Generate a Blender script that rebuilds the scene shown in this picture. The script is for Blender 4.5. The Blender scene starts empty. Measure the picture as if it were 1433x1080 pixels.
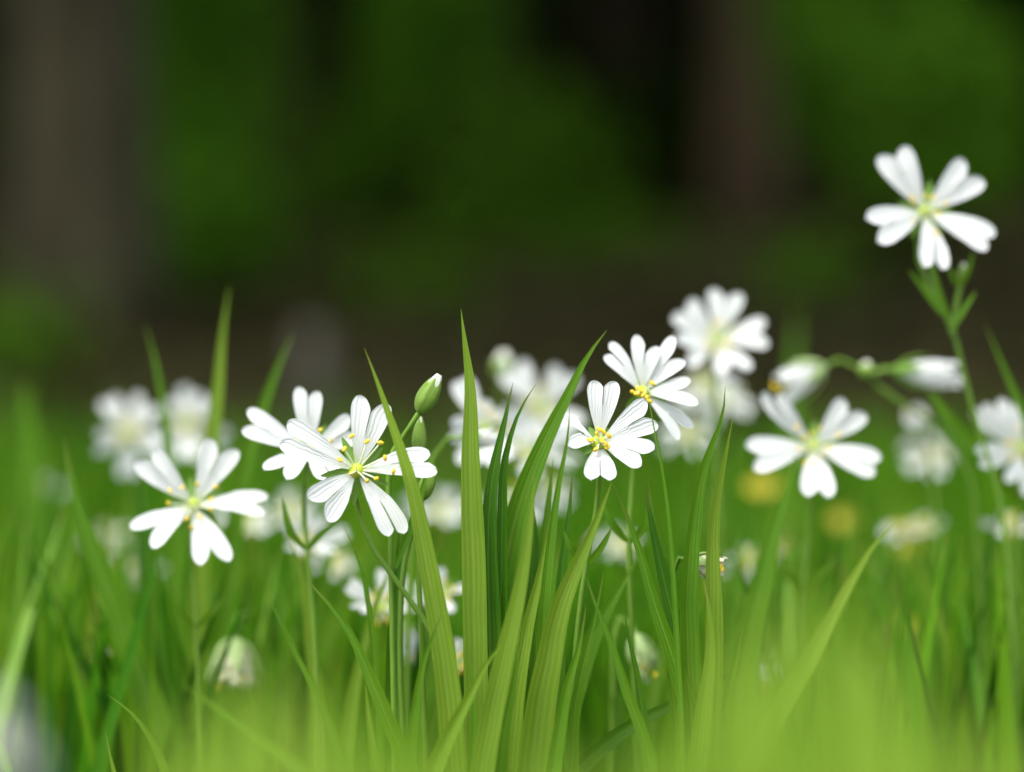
import bpy, math, random
import numpy as np
from mathutils import Vector

# ------------------------------------------------------------------ camera, sky, sun, exposure
S = bpy.context.scene
COL = S.collection
R = math.radians
CAM_H, PITCH, LENS, FOCUS = 0.28, R(5.15), 100.0, 0.600
cd = bpy.data.cameras.new('camera'); cam = bpy.data.objects.new('camera', cd); COL.objects.link(cam)
cam.location = (0, 0, CAM_H); cam.rotation_euler = (R(90) - PITCH, 0, 0)
cd.lens = LENS; cd.sensor_width = 36.0; cd.sensor_fit = 'HORIZONTAL'
cd.clip_start = 0.02; cd.clip_end = 500
cd.dof.use_dof = True; cd.dof.focus_distance = FOCUS; cd.dof.aperture_fstop = 5.3
S.camera = cam

SUN_EL, SUN_AZ = R(64), R(215)          # azimuth clockwise from +Y: sun high behind the camera, a little to one side
w = bpy.data.worlds.new('World'); S.world = w; w.use_nodes = True
nt = w.node_tree; nt.nodes.clear()
sky = nt.nodes.new('ShaderNodeTexSky'); sky.sky_type = 'NISHITA'; sky.sun_disc = False
sky.sun_elevation = SUN_EL; sky.sun_rotation = SUN_AZ; sky.dust_density = 4.0; sky.ozone_density = 1.0; sky.air_density = 1.0
bg = nt.nodes.new('ShaderNodeBackground'); bg.inputs[1].default_value = 0.15
wo = nt.nodes.new('ShaderNodeOutputWorld')
hs = nt.nodes.new('ShaderNodeHueSaturation'); hs.inputs['Saturation'].default_value = 0.45   # a milky, thinly overcast sky
nt.links.new(sky.outputs[0], hs.inputs['Color']); nt.links.new(hs.outputs[0], bg.inputs[0]); nt.links.new(bg.outputs[0], wo.inputs[0])
ld = bpy.data.lights.new('sun', 'SUN'); ld.energy = 0.95; ld.angle = R(16); ld.color = (1.0, 0.95, 0.86)
sun = bpy.data.objects.new('sun', ld); COL.objects.link(sun)
sd = Vector((math.sin(SUN_AZ) * math.cos(SUN_EL), math.cos(SUN_AZ) * math.cos(SUN_EL), math.sin(SUN_EL)))
sun.rotation_euler = sd.to_track_quat('Z', 'Y').to_euler(); sun.location = (0, -2, 6)
S.view_settings.view_transform = 'Standard'; S.view_settings.look = 'None'
S.view_settings.gamma = 1.0; S.view_settings.exposure = 1.42
S.render.engine = 'CYCLES'
S.cycles.use_denoising = True
S.cycles.max_bounces = 8; S.cycles.transmission_bounces = 6; S.cycles.diffuse_bounces = 4

# ------------------------------------------------------------------ helpers
rng = np.random.default_rng(7)
random.seed(7)
C0 = np.array([0, 0, CAM_H]); FW = np.array([0, math.cos(PITCH), -math.sin(PITCH)])
UP = np.array([0, math.sin(PITCH), math.cos(PITCH)]); RT = np.array([1.0, 0, 0])
K = 1433 / 0.36
def far(d):
    # metres from the camera for the depth steps used in the tables below (steps behind the focus are stretched)
    if d <= 0.6: return d
    return 0.6 / (1 - (1 - 0.6 / d) * 1.37) if d < 0.8 else d + 0.113
def P(px, py, d):
    d = far(d)
    return C0 + d * (FW + (px - 716.5) / K * RT + (540 - py) / K * UP)
def unit(v): return v / (np.linalg.norm(v) + 1e-12)
def ground_z(x, y):
    # level meadow; the wood floor behind swells gently towards +x
    sx = np.clip((x + 0.5) / 1.5, 0, 1); sx = sx * sx * (3 - 2 * sx)
    sy = np.clip((y - 2.6) / 2.2, 0, 1); sy = sy * sy * (3 - 2 * sy)
    return 0.11 * sx * sy + 0.015 * np.sin(2.1 * x + 0.7) * np.sin(1.7 * y) * sy

def tag(o, label=None, cat=None, group=None, kind=None):
    if label: o['label'] = label
    if cat: o['category'] = cat
    if group: o['group'] = group
    if kind: o['kind'] = kind
    return o
def thing(name, loc, label, cat, group=None):
    o = bpy.data.objects.new(name, None); COL.objects.link(o)
    o.empty_display_size = 0.01; o.location = tuple(float(c) for c in loc)
    return tag(o, label, cat, group)
def origin(o):
    b = np.zeros(3)
    while o is not None:
        b += np.array(o.location); o = o.parent
    return b
def mesh_obj(name, V, F, mat, parent=None, loc=None, uv=None, smooth=True):
    V = np.asarray(V, float)
    if parent is not None: V = V - origin(parent)
    elif loc is not None: V = V - np.asarray(loc)
    me = bpy.data.meshes.new(name)
    me.from_pydata(V.tolist(), [], [list(map(int, f)) for f in F])
    if uv is not None:
        L = me.uv_layers.new(name='UVMap'); li = np.zeros(len(me.loops), dtype=np.int32)
        me.loops.foreach_get('vertex_index', li)
        L.data.foreach_set('uv', np.asarray(uv, dtype=np.float32)[li].ravel())
    if smooth: me.polygons.foreach_set('use_smooth', [True] * len(me.polygons))
    me.materials.append(mat); me.update()
    o = bpy.data.objects.new(name, me); COL.objects.link(o)
    if parent is not None: o.parent = parent
    elif loc is not None: o.location = tuple(float(c) for c in loc)
    return o
def spline(pts, n):
    """smooth curve through the points (tangents weighted by chord length), n even samples"""
    p = np.asarray(pts, float)
    if len(p) == 2: p = np.array([p[0], (p[0] + p[1]) / 2, p[1]])
    h = np.maximum(np.linalg.norm(np.diff(p, axis=0), axis=1), 1e-7); cum = np.r_[0, np.cumsum(h)]
    v = np.diff(p, axis=0) / h[:, None]; m = np.empty_like(p)
    m[1:-1] = (v[:-1] * h[1:, None] + v[1:] * h[:-1, None]) / (h[1:] + h[:-1])[:, None]
    m[0] = 1.5 * v[0] - 0.5 * m[1]; m[-1] = 1.5 * v[-1] - 0.5 * m[-2]
    out = []
    for s in np.linspace(0, cum[-1], n):
        i = min(max(np.searchsorted(cum, s, side='right') - 1, 0), len(h) - 1)
        t = (s - cum[i]) / h[i]; a, b = p[i], p[i + 1]
        out.append((2 * t ** 3 - 3 * t * t + 1) * a + (t ** 3 - 2 * t * t + t) * h[i] * m[i] + (3 * t * t - 2 * t ** 3) * b + (t ** 3 - t * t) * h[i] * m[i + 1])
    return np.array(out)
def tangents(p):
    t = np.gradient(p, axis=0)
    return t / (np.linalg.norm(t, axis=1)[:, None] + 1e-12)
def grid_faces(nu, nv, off=0, wrap=False):
    f = []
    for i in range(nu - 1):
        for j in range(nv if wrap else nv - 1):
            k = (j + 1) % nv
            f.append((off + i * nv + j, off + i * nv + k, off + (i + 1) * nv + k, off + (i + 1) * nv + j))
    return f
def tube(path, rad, n=24, sides=8):
    p = spline(path, n); t = tangents(p)
    r = np.interp(np.linspace(0, 1, n), np.linspace(0, 1, len(rad)), rad) if np.ndim(rad) else np.full(n, rad)
    ref = unit(np.cross(t[0], [0.3, 1, 0.2])); V = []; UV = []
    for i in range(n):
        ref = unit(ref - t[i] * np.dot(ref, t[i])); b = np.cross(t[i], ref)
        for j in range(sides):
            a = 2 * math.pi * j / sides
            V.append(p[i] + r[i] * (ref * math.cos(a) + b * math.sin(a))); UV.append((j / sides, i / n))
    F = grid_faces(n, sides, 0, True)
    F.append(tuple(range(sides - 1, -1, -1))); F.append(tuple((n - 1) * sides + j for j in range(sides)))
    return V, F, UV
def strip(path, W, n=30, side=None, fold=0.3, twist=(0, 0), prof=None, nv=7, face=None, wave=0.0):
    """A thin keeled leaf from its tip (t=0) to its base (t=1)."""
    p = spline(path, n); t = tangents(p); V = []; UV = []
    for i in range(n):
        s = i / (n - 1)
        f = unit(C0 - p[i]) if face is None else face
        sv = unit(np.cross(t[i], f)) if side is None else unit(side - t[i] * np.dot(side, t[i]))
        nn = unit(np.cross(sv, t[i]))
        if np.dot(nn, f) < 0: nn = -nn
        a = twist[0] + (twist[1] - twist[0]) * s
        sv, nn = sv * math.cos(a) + nn * math.sin(a), nn * math.cos(a) - sv * math.sin(a)
        ww = W * 0.5 * prof(s)
        for j in range(nv):
            v = -1 + 2 * j / (nv - 1)
            V.append(p[i] + sv * v * ww + nn * ww * (fold * (abs(v) ** 1.3 - 0.4) + wave * math.sin(s * 23 + v * 2))); UV.append((j / (nv - 1), s))
    return V, grid_faces(n, nv), UV
def blade_prof(s):      # grass blade: long taper to the tip, a little narrower again at the root
    a = min(1.0, s / 0.42); a = math.sin(a * math.pi / 2) ** 0.9
    return max(a * (1 - 0.45 * max(0, (s - 0.6) / 0.4) ** 1.5), 0.012)
def lance_prof(s):
    return max(math.sin(math.pi * min(1, s * 0.86 + 0.02)) ** 0.8 * 0.98, 0.02)

# ------------------------------------------------------------------ materials
def new_mat(name):
    m = bpy.data.materials.new(name); m.use_nodes = True; n = m.node_tree.nodes; n.clear()
    return m, n, m.node_tree.links
def ramp(n, stops):
    r = n.new('ShaderNodeValToRGB'); e = r.color_ramp.elements
    while len(e) < len(stops): e.new(0.5)
    for el, (p, c) in zip(e, stops): el.position = p; el.color = (*c, 1)
    return r
def leaf_mat(name, stops, trans, tcol, rough=0.42, veins=5.0, rib=None, bump=0.25, nscale=90.0, spec=0.25, wisl=0.5, tip=0.0):
    m, n, l = new_mat(name)
    out = n.new('ShaderNodeOutputMaterial'); mix = n.new('ShaderNodeMixShader'); pr = n.new('ShaderNodeBsdfPrincipled'); tr = n.new('ShaderNodeBsdfTranslucent')
    geo = n.new('ShaderNodeNewGeometry'); tc = n.new('ShaderNodeTexCoord'); no = n.new('ShaderNodeTexNoise'); no.inputs['Scale'].default_value = nscale
    no.inputs['Detail'].default_value = 4
    l.new(tc.outputs['Object'], no.inputs['Vector'])
    ad = n.new('ShaderNodeMath'); ad.operation = 'MULTIPLY_ADD'; ad.inputs[1].default_value = wisl
    ms = n.new('ShaderNodeMath'); ms.operation = 'MULTIPLY'; ms.inputs[1].default_value = 1 - wisl
    l.new(geo.outputs['Random Per Island'], ad.inputs[0]); l.new(no.outputs['Fac'], ms.inputs[0]); l.new(ms.outputs[0], ad.inputs[2])
    r = ramp(n, stops); l.new(ad.outputs[0], r.inputs[0])
    col = r.outputs[0]
    sp = n.new('ShaderNodeSeparateXYZ'); l.new(tc.outputs['UV'], sp.inputs[0])
    if rib:
        sb = n.new('ShaderNodeMath'); sb.operation = 'SUBTRACT'; sb.inputs[1].default_value = 0.5; l.new(sp.outputs[0], sb.inputs[0])
        ab = n.new('ShaderNodeMath'); ab.operation = 'ABSOLUTE'; l.new(sb.outputs[0], ab.inputs[0])
        mr = n.new('ShaderNodeMapRange'); mr.inputs[1].default_value = 0.02; mr.inputs[2].default_value = 0.075; mr.inputs[3].default_value = 0.55; mr.inputs[4].default_value = 0
        l.new(ab.outputs[0], mr.inputs[0])
        mx = n.new('ShaderNodeMix'); mx.data_type = 'RGBA'; mx.inputs[7].default_value = (*rib, 1)
        l.new(mr.outputs[0], mx.inputs[0]); l.new(col, mx.inputs[6]); col = mx.outputs[2]
    if tip:
        rv = n.new('ShaderNodeMapRange'); rv.inputs[1].default_value = tip * 0.25; rv.inputs[2].default_value = tip; rv.inputs[3].default_value = 0.9; rv.inputs[4].default_value = 0
        nd = n.new('ShaderNodeTexNoise'); nd.inputs['Scale'].default_value = 14; l.new(tc.outputs['Object'], nd.inputs['Vector'])
        na = n.new('ShaderNodeMath'); na.operation = 'MULTIPLY_ADD'; na.inputs[1].default_value = 0.10; na.inputs[2].default_value = -0.05; l.new(nd.outputs['Fac'], na.inputs[0])
        nb = n.new('ShaderNodeMath'); nb.operation = 'ADD'; l.new(na.outputs[0], nb.inputs[0]); l.new(sp.outputs[1], nb.inputs[1]); l.new(nb.outputs[0], rv.inputs[0])
        mt = n.new('ShaderNodeMix'); mt.data_type = 'RGBA'; mt.inputs[7].default_value = (0.24, 0.20, 0.06, 1); rg = n.new('ShaderNodeMapRange'); rg.inputs[1].default_value = 0.5; rg.inputs[2].default_value = 0.8; rg.inputs[3].default_value = 0.12; l.new(geo.outputs['Random Per Island'], rg.inputs[0])
        rm = n.new('ShaderNodeMath'); rm.operation = 'MULTIPLY'; l.new(rv.outputs[0], rm.inputs[0]); l.new(rg.outputs[0], rm.inputs[1]); l.new(rm.outputs[0], mt.inputs[0]); l.new(col, mt.inputs[6])
        yl = n.new('ShaderNodeMapRange'); yl.inputs[1].default_value = 0.45; yl.inputs[2].default_value = 0.75; yl.inputs[3].default_value = 0; yl.inputs[4].default_value = 0.55; l.new(nd.outputs['Fac'], yl.inputs[0])
        my = n.new('ShaderNodeMix'); my.data_type = 'RGBA'; my.inputs[7].default_value = (0.15, 0.29, 0.015, 1); l.new(yl.outputs[0], my.inputs[0]); l.new(mt.outputs[2], my.inputs[6]); col = my.outputs[2]
    wv = n.new('ShaderNodeMath'); wv.operation = 'MULTIPLY'; wv.inputs[1].default_value = veins * 2 * math.pi; l.new(sp.outputs[0], wv.inputs[0])
    sn = n.new('ShaderNodeMath'); sn.operation = 'SINE'; nph = n.new('ShaderNodeMath'); nph.operation = 'MULTIPLY_ADD'; nph.inputs[1].default_value = 7.0; l.new(no.outputs['Fac'], nph.inputs[0]); l.new(wv.outputs[0], nph.inputs[2])
    l.new(nph.outputs[0], sn.inputs[0])
    s2 = n.new('ShaderNodeMath'); s2.operation = 'MULTIPLY_ADD'; s2.inputs[1].default_value = 0.5; l.new(sn.outputs[0], s2.inputs[0]); l.new(no.outputs['Fac'], s2.inputs[2])
    bu = n.new('ShaderNodeBump'); bu.inputs['Strength'].default_value = bump; bu.inputs['Distance'].default_value = 0.0003
    l.new(s2.outputs[0], bu.inputs['Height'])
    # veins are real pigment too: faint darker stripes
    vm = n.new('ShaderNodeMapRange'); vm.inputs[1].default_value = -1; vm.inputs[2].default_value = 1; vm.inputs[3].default_value = 0.88; vm.inputs[4].default_value = 1.06
    l.new(sn.outputs[0], vm.inputs[0])
    mu = n.new('ShaderNodeVectorMath'); mu.operation = 'SCALE'; l.new(col, mu.inputs[0]); l.new(vm.outputs[0], mu.inputs['Scale']); col = mu.outputs[0]
    l.new(col, pr.inputs['Base Color']); pr.inputs['Roughness'].default_value = rough; pr.inputs['Specular IOR Level'].default_value = spec
    tv = n.new('ShaderNodeVectorMath'); tv.operation = 'MULTIPLY'; tv.inputs[1].default_value = tcol; l.new(col, tv.inputs[0]); l.new(tv.outputs[0], tr.inputs[0])
    l.new(bu.outputs[0], pr.inputs['Normal']); l.new(bu.outputs[0], tr.inputs['Normal'])
    mix.inputs[0].default_value = trans; l.new(pr.outputs[0], mix.inputs[1]); l.new(tr.outputs[0], mix.inputs[2]); l.new(mix.outputs[0], out.inputs[0])
    return m
def petal_mat(name, body, base, trans=0.35):
    m, n, l = new_mat(name)
    out = n.new('ShaderNodeOutputMaterial'); mix = n.new('ShaderNodeMixShader'); pr = n.new('ShaderNodeBsdfPrincipled'); tr = n.new('ShaderNodeBsdfTranslucent')
    tc = n.new('ShaderNodeTexCoord'); sp = n.new('ShaderNodeSeparateXYZ'); l.new(tc.outputs['UV'], sp.inputs[0])
    r = ramp(n, [(0.0, base), (0.07, tuple(0.45 * a + 0.55 * b for a, b in zip(base, body))), (0.22, body)]); l.new(sp.outputs[1], r.inputs[0])
    no = n.new('ShaderNodeTexNoise'); no.inputs['Scale'].default_value = 420; l.new(tc.outputs['Object'], no.inputs['Vector'])
    wv = n.new('ShaderNodeMath'); wv.operation = 'MULTIPLY_ADD'; wv.inputs[1].default_value = 2 * math.pi * 10; l.new(sp.outputs[0], wv.inputs[0])
    nm = n.new('ShaderNodeMath'); nm.operation = 'MULTIPLY'; nm.inputs[1].default_value = 5; l.new(no.outputs['Fac'], nm.inputs[0]); l.new(nm.outputs[0], wv.inputs[2])
    sn = n.new('ShaderNodeMath'); sn.operation = 'SINE'; l.new(wv.outputs[0], sn.inputs[0])
    bu = n.new('ShaderNodeBump'); bu.inputs['Strength'].default_value = 0.35; bu.inputs['Distance'].default_value = 0.0002; l.new(sn.outputs[0], bu.inputs['Height'])
    vm = n.new('ShaderNodeMapRange'); vm.inputs[1].default_value = -1; vm.inputs[2].default_value = 0.2; vm.inputs[3].default_value = 0.965; vm.inputs[4].default_value = 1.0
    l.new(sn.outputs[0], vm.inputs[0])
    mu = n.new('ShaderNodeVectorMath'); mu.operation = 'SCALE'; l.new(r.outputs[0], mu.inputs[0]); l.new(vm.outputs[0], mu.inputs['Scale'])
    l.new(mu.outputs[0], pr.inputs['Base Color']); l.new(mu.outputs[0], tr.inputs[0])
    pr.inputs['Roughness'].default_value = 0.5; pr.inputs['Specular IOR Level'].default_value = 0.3
    l.new(bu.outputs[0], pr.inputs['Normal']); l.new(bu.outputs[0], tr.inputs['Normal'])
    mix.inputs[0].default_value = trans; l.new(pr.outputs[0], mix.inputs[1]); l.new(tr.outputs[0], mix.inputs[2]); l.new(mix.outputs[0], out.inputs[0])
    return m
def simple_mat(name, c1, c2, scale, rough=0.6, bump=0.3, dist=0.002, stretch=(1, 1, 1), spec=0.3):
    m, n, l = new_mat(name)
    out = n.new('ShaderNodeOutputMaterial'); pr = n.new('ShaderNodeBsdfPrincipled'); tc = n.new('ShaderNodeTexCoord'); mp = n.new('ShaderNodeMapping')
    mp.inputs['Scale'].default_value = stretch
    no = n.new('ShaderNodeTexNoise'); no.inputs['Scale'].default_value = scale; no.inputs['Detail'].default_value = 6
    l.new(tc.outputs['Object'], mp.inputs[0]); l.new(mp.outputs[0], no.inputs['Vector'])
    r = ramp(n, [(0.32, c1), (0.68, c2)]); l.new(no.outputs['Fac'], r.inputs[0]); l.new(r.outputs[0], pr.inputs['Base Color'])
    bu = n.new('ShaderNodeBump'); bu.inputs['Strength'].default_value = bump; bu.inputs['Distance'].default_value = dist; l.new(no.outputs['Fac'], bu.inputs['Height']); l.new(bu.outputs[0], pr.inputs['Normal'])
    pr.inputs['Roughness'].default_value = rough; pr.inputs['Specular IOR Level'].default_value = spec
    l.new(pr.outputs[0], out.inputs[0]); return m

M = {}
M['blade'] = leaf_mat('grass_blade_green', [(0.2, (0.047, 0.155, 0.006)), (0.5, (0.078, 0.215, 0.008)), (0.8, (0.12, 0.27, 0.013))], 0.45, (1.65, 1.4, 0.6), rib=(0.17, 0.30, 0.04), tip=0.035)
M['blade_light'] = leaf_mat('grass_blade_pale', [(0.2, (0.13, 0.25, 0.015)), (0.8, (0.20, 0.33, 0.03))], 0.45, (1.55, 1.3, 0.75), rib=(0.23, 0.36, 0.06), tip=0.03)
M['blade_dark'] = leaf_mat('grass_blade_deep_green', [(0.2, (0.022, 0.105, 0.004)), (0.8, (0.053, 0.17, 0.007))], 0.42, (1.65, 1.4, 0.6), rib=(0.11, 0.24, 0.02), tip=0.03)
M['grass'] = leaf_mat('meadow_grass', [(0.18, (0.008, 0.06, 0.003)), (0.45, (0.046, 0.19, 0.006)), (0.7, (0.092, 0.27, 0.010)), (0.92, (0.165, 0.34, 0.016))], 0.48, (1.5, 1.35, 0.5), wisl=0.88, spec=0.08, tip=0.04)
M['pale_grass'] = leaf_mat('pale_meadow_grass', [(0.2, (0.06, 0.19, 0.012)), (0.5, (0.11, 0.28, 0.02)), (0.85, (0.20, 0.38, 0.045))], 0.48, (1.45, 1.3, 0.7), wisl=0.9, spec=0.2, tip=0.03)
M['near'] = leaf_mat('near_grass_yellow_green', [(0.15, (0.16, 0.35, 0.02)), (0.85, (0.40, 0.58, 0.09))], 0.5, (1.4, 1.25, 0.8), wisl=0.9)
M['stem'] = leaf_mat('stem_green', [(0.2, (0.10, 0.22, 0.02)), (0.8, (0.16, 0.29, 0.035))], 0.15, (1.3, 1.2, 0.8), veins=2)
M['sepal'] = leaf_mat('sepal_green', [(0.2, (0.11, 0.24, 0.03)), (0.8, (0.18, 0.32, 0.06))], 0.3, (1.3, 1.2, 0.9), veins=5, nscale=300)
M['bud'] = leaf_mat('bud_green', [(0.2, (0.13, 0.25, 0.025)), (0.8, (0.21, 0.34, 0.06))], 0.25, (1.3, 1.2, 0.9), veins=0.5, nscale=300)
M['pale_sepal'] = leaf_mat('pale_sepal', [(0.2, (0.26, 0.40, 0.13)), (0.8, (0.38, 0.5, 0.22))], 0.35, (1.2, 1.1, 0.9), veins=5, nscale=300)
M['petal'] = petal_mat('white_petal', (0.78, 0.81, 0.80), (0.62, 0.70, 0.36), 0.42)
M['cream'] = petal_mat('cream_withered_petal', (0.62, 0.62, 0.44), (0.5, 0.56, 0.26), 0.3)
M['yellow'] = petal_mat('yellow_petal', (0.60, 0.53, 0.05), (0.5, 0.48, 0.04), 0.35)
M['anther'] = simple_mat('anther_yellow', (0.70, 0.46, 0.02), (0.82, 0.64, 0.07), 1500, 0.8, 0.8, 0.0003)
M['filament'] = simple_mat('filament_white', (0.62, 0.70, 0.42), (0.75, 0.8, 0.6), 800, 0.5, 0.1, 0.0001)
M['ovary'] = simple_mat('ovary_green', (0.30, 0.42, 0.03), (0.46, 0.54, 0.05), 900, 0.4, 0.4, 0.0003)
M['bud_tip'] = petal_mat('bud_white', (0.8, 0.83, 0.74), (0.6, 0.7, 0.4), 0.25)
M['bark'] = simple_mat('grey_bark', (0.020, 0.017, 0.008), (0.070, 0.062, 0.034), 22, 0.9, 0.9, 0.02, (1, 1, 0.22), 0.1)
M['bark_red'] = simple_mat('reddish_bark', (0.032, 0.021, 0.011), (0.092, 0.062, 0.034), 22, 0.9, 0.9, 0.02, (1, 1, 0.22), 0.1)
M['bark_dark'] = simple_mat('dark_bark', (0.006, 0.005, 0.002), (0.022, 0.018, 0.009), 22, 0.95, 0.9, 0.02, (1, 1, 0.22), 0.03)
M['ground'] = simple_mat('woodland_floor', (0.014, 0.0145, 0.006), (0.038, 0.037, 0.017), 9, 0.95, 0.8, 0.01, (1, 1, 1), 0.0)
M['litter'] = leaf_mat('dead_leaf', [(0.2, (0.022, 0.017, 0.006)), (0.5, (0.040, 0.036, 0.014)), (0.8, (0.066, 0.058, 0.024))], 0.2, (1.1, 1, 0.9), rough=0.9, veins=4, spec=0.02)
M['stone'] = simple_mat('pale_stone', (0.05, 0.047, 0.036), (0.10, 0.095, 0.075), 30, 0.85, 0.6, 0.004)
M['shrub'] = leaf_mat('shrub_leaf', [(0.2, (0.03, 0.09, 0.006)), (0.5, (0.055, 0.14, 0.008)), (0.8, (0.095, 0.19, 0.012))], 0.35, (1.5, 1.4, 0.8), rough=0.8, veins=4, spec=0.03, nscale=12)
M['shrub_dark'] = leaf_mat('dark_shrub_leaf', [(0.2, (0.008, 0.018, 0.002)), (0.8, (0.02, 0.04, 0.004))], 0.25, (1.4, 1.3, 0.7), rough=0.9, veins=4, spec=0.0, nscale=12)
M['shrub_painted_sun'] = leaf_mat('shrub_leaf_painted_sun', [(0.2, (0.05, 0.15, 0.008)), (0.5, (0.08, 0.21, 0.012)), (0.8, (0.12, 0.26, 0.02))], 0.4, (1.5, 1.35, 0.8), rough=0.8, veins=4, spec=0.03, nscale=12)  # brighter copy of the shrub leaf: sunlit gaps painted into its colour
M['crown'] = leaf_mat('tree_leaf', [(0.2, (0.03, 0.09, 0.008)), (0.8, (0.06, 0.14, 0.014))], 0.25, (1.4, 1.3, 0.8), rough=0.6, veins=4, spec=0.1, nscale=8)

# ------------------------------------------------------------------ setting: ground, litter, trees, shrubs, far wood
ax = np.unique(np.r_[np.linspace(-60, -4, 15), np.linspace(-4, 4, 61), np.linspace(4, 60, 15)])
ay = np.unique(np.r_[np.linspace(-30, 0, 8), np.linspace(0, 9, 70), np.linspace(9, 90, 20)])
gx, gy = np.meshgrid(ax, ay, indexing='ij')
V = np.stack([gx, gy, ground_z(gx, gy)], -1).reshape(-1, 3)
tag(mesh_obj('ground', V, grid_faces(len(ax), len(ay)), M['ground']), kind='structure')

def leaf_cloud(centers, size, asp=0.55, up=0.5):
    """many small pointed leaves (two folded triangles each) at the given points."""
    n = len(centers)
    a = rng.normal(size=(n, 3)); a /= np.linalg.norm(a, axis=1)[:, None]
    nn = rng.normal(size=(n, 3)) * 0.7 + np.array([0, 0, up]); b = np.cross(nn, a); b /= np.linalg.norm(b, axis=1)[:, None] + 1e-9
    c = np.cross(a, b); s = (size * rng.uniform(0.6, 1.3, n))[:, None]
    V = np.stack([centers - a * s * 0.5, centers + b * s * asp * 0.5 + c * s * 0.12, centers + a * s * 0.5, centers - b * s * asp * 0.5 + c * s * 0.12], 1).reshape(-1, 3)
    i = np.arange(n) * 4
    F = np.concatenate([np.stack([i, i + 1, i + 2], 1), np.stack([i, i + 2, i + 3], 1)])
    return V, F
def clumped(n, c, r, nclump, cr):
    """points gathered in clumps inside an ellipsoid: leaves gaps between the clumps"""
    d = rng.normal(size=(nclump, 3)); d /= np.linalg.norm(d, axis=1)[:, None]
    q = d * (rng.uniform(0.25, 1, (nclump, 1)) ** 0.5) * np.asarray(r)
    k = rng.integers(0, nclump, n)
    p = q[k] + rng.normal(size=(n, 3)) * cr * rng.uniform(0.5, 1.3, nclump)[k][:, None]
    return p + np.asarray(c)
def at(px, y):
    return (px - 716.5) / K * y * 1.0
def tree(px, y, diam, bark, label, crown_r, crown_z, lean=0.0, nleaf=8500):
    x = at(px, y); z = float(ground_z(x, y)); base = np.array([x, y, z])
    t = thing('tree', base, label, 'tree', 'trees of the wood')
    h = crown_z + 0.8
    path = [base + (0, 0, -0.1), base + (0, 0, 0.15), base + (lean * 0.5, 0.02, h * 0.45), base + (lean, 0.05, h)]
    V, F, UV = tube(path, [diam * 0.72, diam * 0.56, diam * 0.5, diam * 0.46, diam * 0.42, diam * 0.2], 60, 28)
    V = np.array(V); a = np.arctan2(V[:, 1] - y, V[:, 0] - x)
    k = 1 + 0.05 * np.sin(a * 5 + V[:, 2] * 3) + 0.04 * np.sin(a * 11 - V[:, 2] * 7); V[:, 0] = x + (V[:, 0] - x) * k; V[:, 1] = y + (V[:, 1] - y) * k
    mesh_obj('trunk', V, F, bark, t, uv=UV)
    for i in range(4):
        g = random.uniform(0, 6.28); zz = h * random.uniform(0.6, 0.85); r = crown_r * 0.7
        s = base + (lean * zz / h, 0, zz); e = s + np.array([math.cos(g) * r, math.sin(g) * r, crown_r * 0.45])
        V, F, UV = tube([s, (s + e) / 2 + (0, 0, -0.08), e], [diam * 0.22, diam * 0.05], 14, 10); mesh_obj('limb', V, F, bark, t, uv=UV)
    pts = clumped(nleaf, base + (lean, 0, crown_z + 0.7), (crown_r, crown_r, crown_r * 0.6), 70, 0.28)
    V, F = leaf_cloud(pts, 0.17); mesh_obj('crown', V, F, M['crown'], t, smooth=False)
tree(112, 4.2, 0.165, M['bark'], 'thick grey-brown trunk at the edge of the wood, widest of the trunks', 2.5, 2.3, nleaf=9000)
tree(1042, 6.3, 0.125, M['bark_red'], 'slim reddish brown trunk above the tall flower cluster', 2.0, 3.0)
tree(418, 7.6, 0.15, M['bark_dark'], 'dark trunk beside the bright shrub next to the thick grey trunk', 2.2, 3.4)
tree(700, 8.4, 0.17, M['bark_dark'], 'dark trunk in the middle of the shaded wood', 2.2, 3.2)
tree(868, 7.2, 0.16, M['bark_dark'], 'dark trunk just left of the slim reddish trunk', 2.0, 2.9)
tree(1235, 7.9, 0.15, M['bark_dark'], 'dark trunk in deep shade behind the topmost white flower', 2.2, 3.3, 0.2)

def shrub(px, py, y, rx, rz, mat, label, n=1500, leaf=0.05):
    x = at(px, y); zc = CAM_H - (py - 181) / K * y; z0 = float(ground_z(x, y)); base = np.array([x, y, z0])
    t = thing('shrub', base, label, 'shrub', 'shrubs under the trees')
    V, F = leaf_cloud(clumped(n, (x, y, zc), (rx, rx * 0.9, rz), 26, 0.045), leaf); mesh_obj('foliage', V, F, mat, t, smooth=False)
    for i in range(4):
        e = np.array([x + random.uniform(-.6, .6) * rx, y + random.uniform(-.5, .5) * rx, zc + rz * random.uniform(0.1, 0.7)])
        V, F, UV = tube([base + (random.uniform(-.03, .03), 0, -0.02), (base + e) / 2 + (random.uniform(-.04, .04), 0, 0.03), e], [0.009, 0.003], 12, 6)
        mesh_obj('stem', V, F, M['bark_dark'], t, uv=UV)
shrub(285, 100, 5.2, 0.10, 0.30, M['shrub_painted_sun'], 'leafy green shrub against the thick grey trunk', 2600)
shrub(280, 330, 4.9, 0.11, 0.10, M['shrub_painted_sun'], 'low dark green shrub at the foot of the thick grey trunk', 700)
shrub(600, 60, 6.0, 0.10, 0.2, M['shrub_painted_sun'], 'upright green shrub in the middle of the wood', 900)
shrub(750, 260, 5.6, 0.15, 0.16, M['shrub'], 'rounded mid green shrub above the brown woodland floor', 1500)
shrub(1195, 50, 5.4, 0.15, 0.22, M['shrub_painted_sun'], 'bright green shrub beside the slim reddish trunk', 3000)
shrub(1320, 170, 5.2, 0.12, 0.2, M['shrub_painted_sun'], 'green shrub behind the topmost white flower', 2200)
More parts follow.
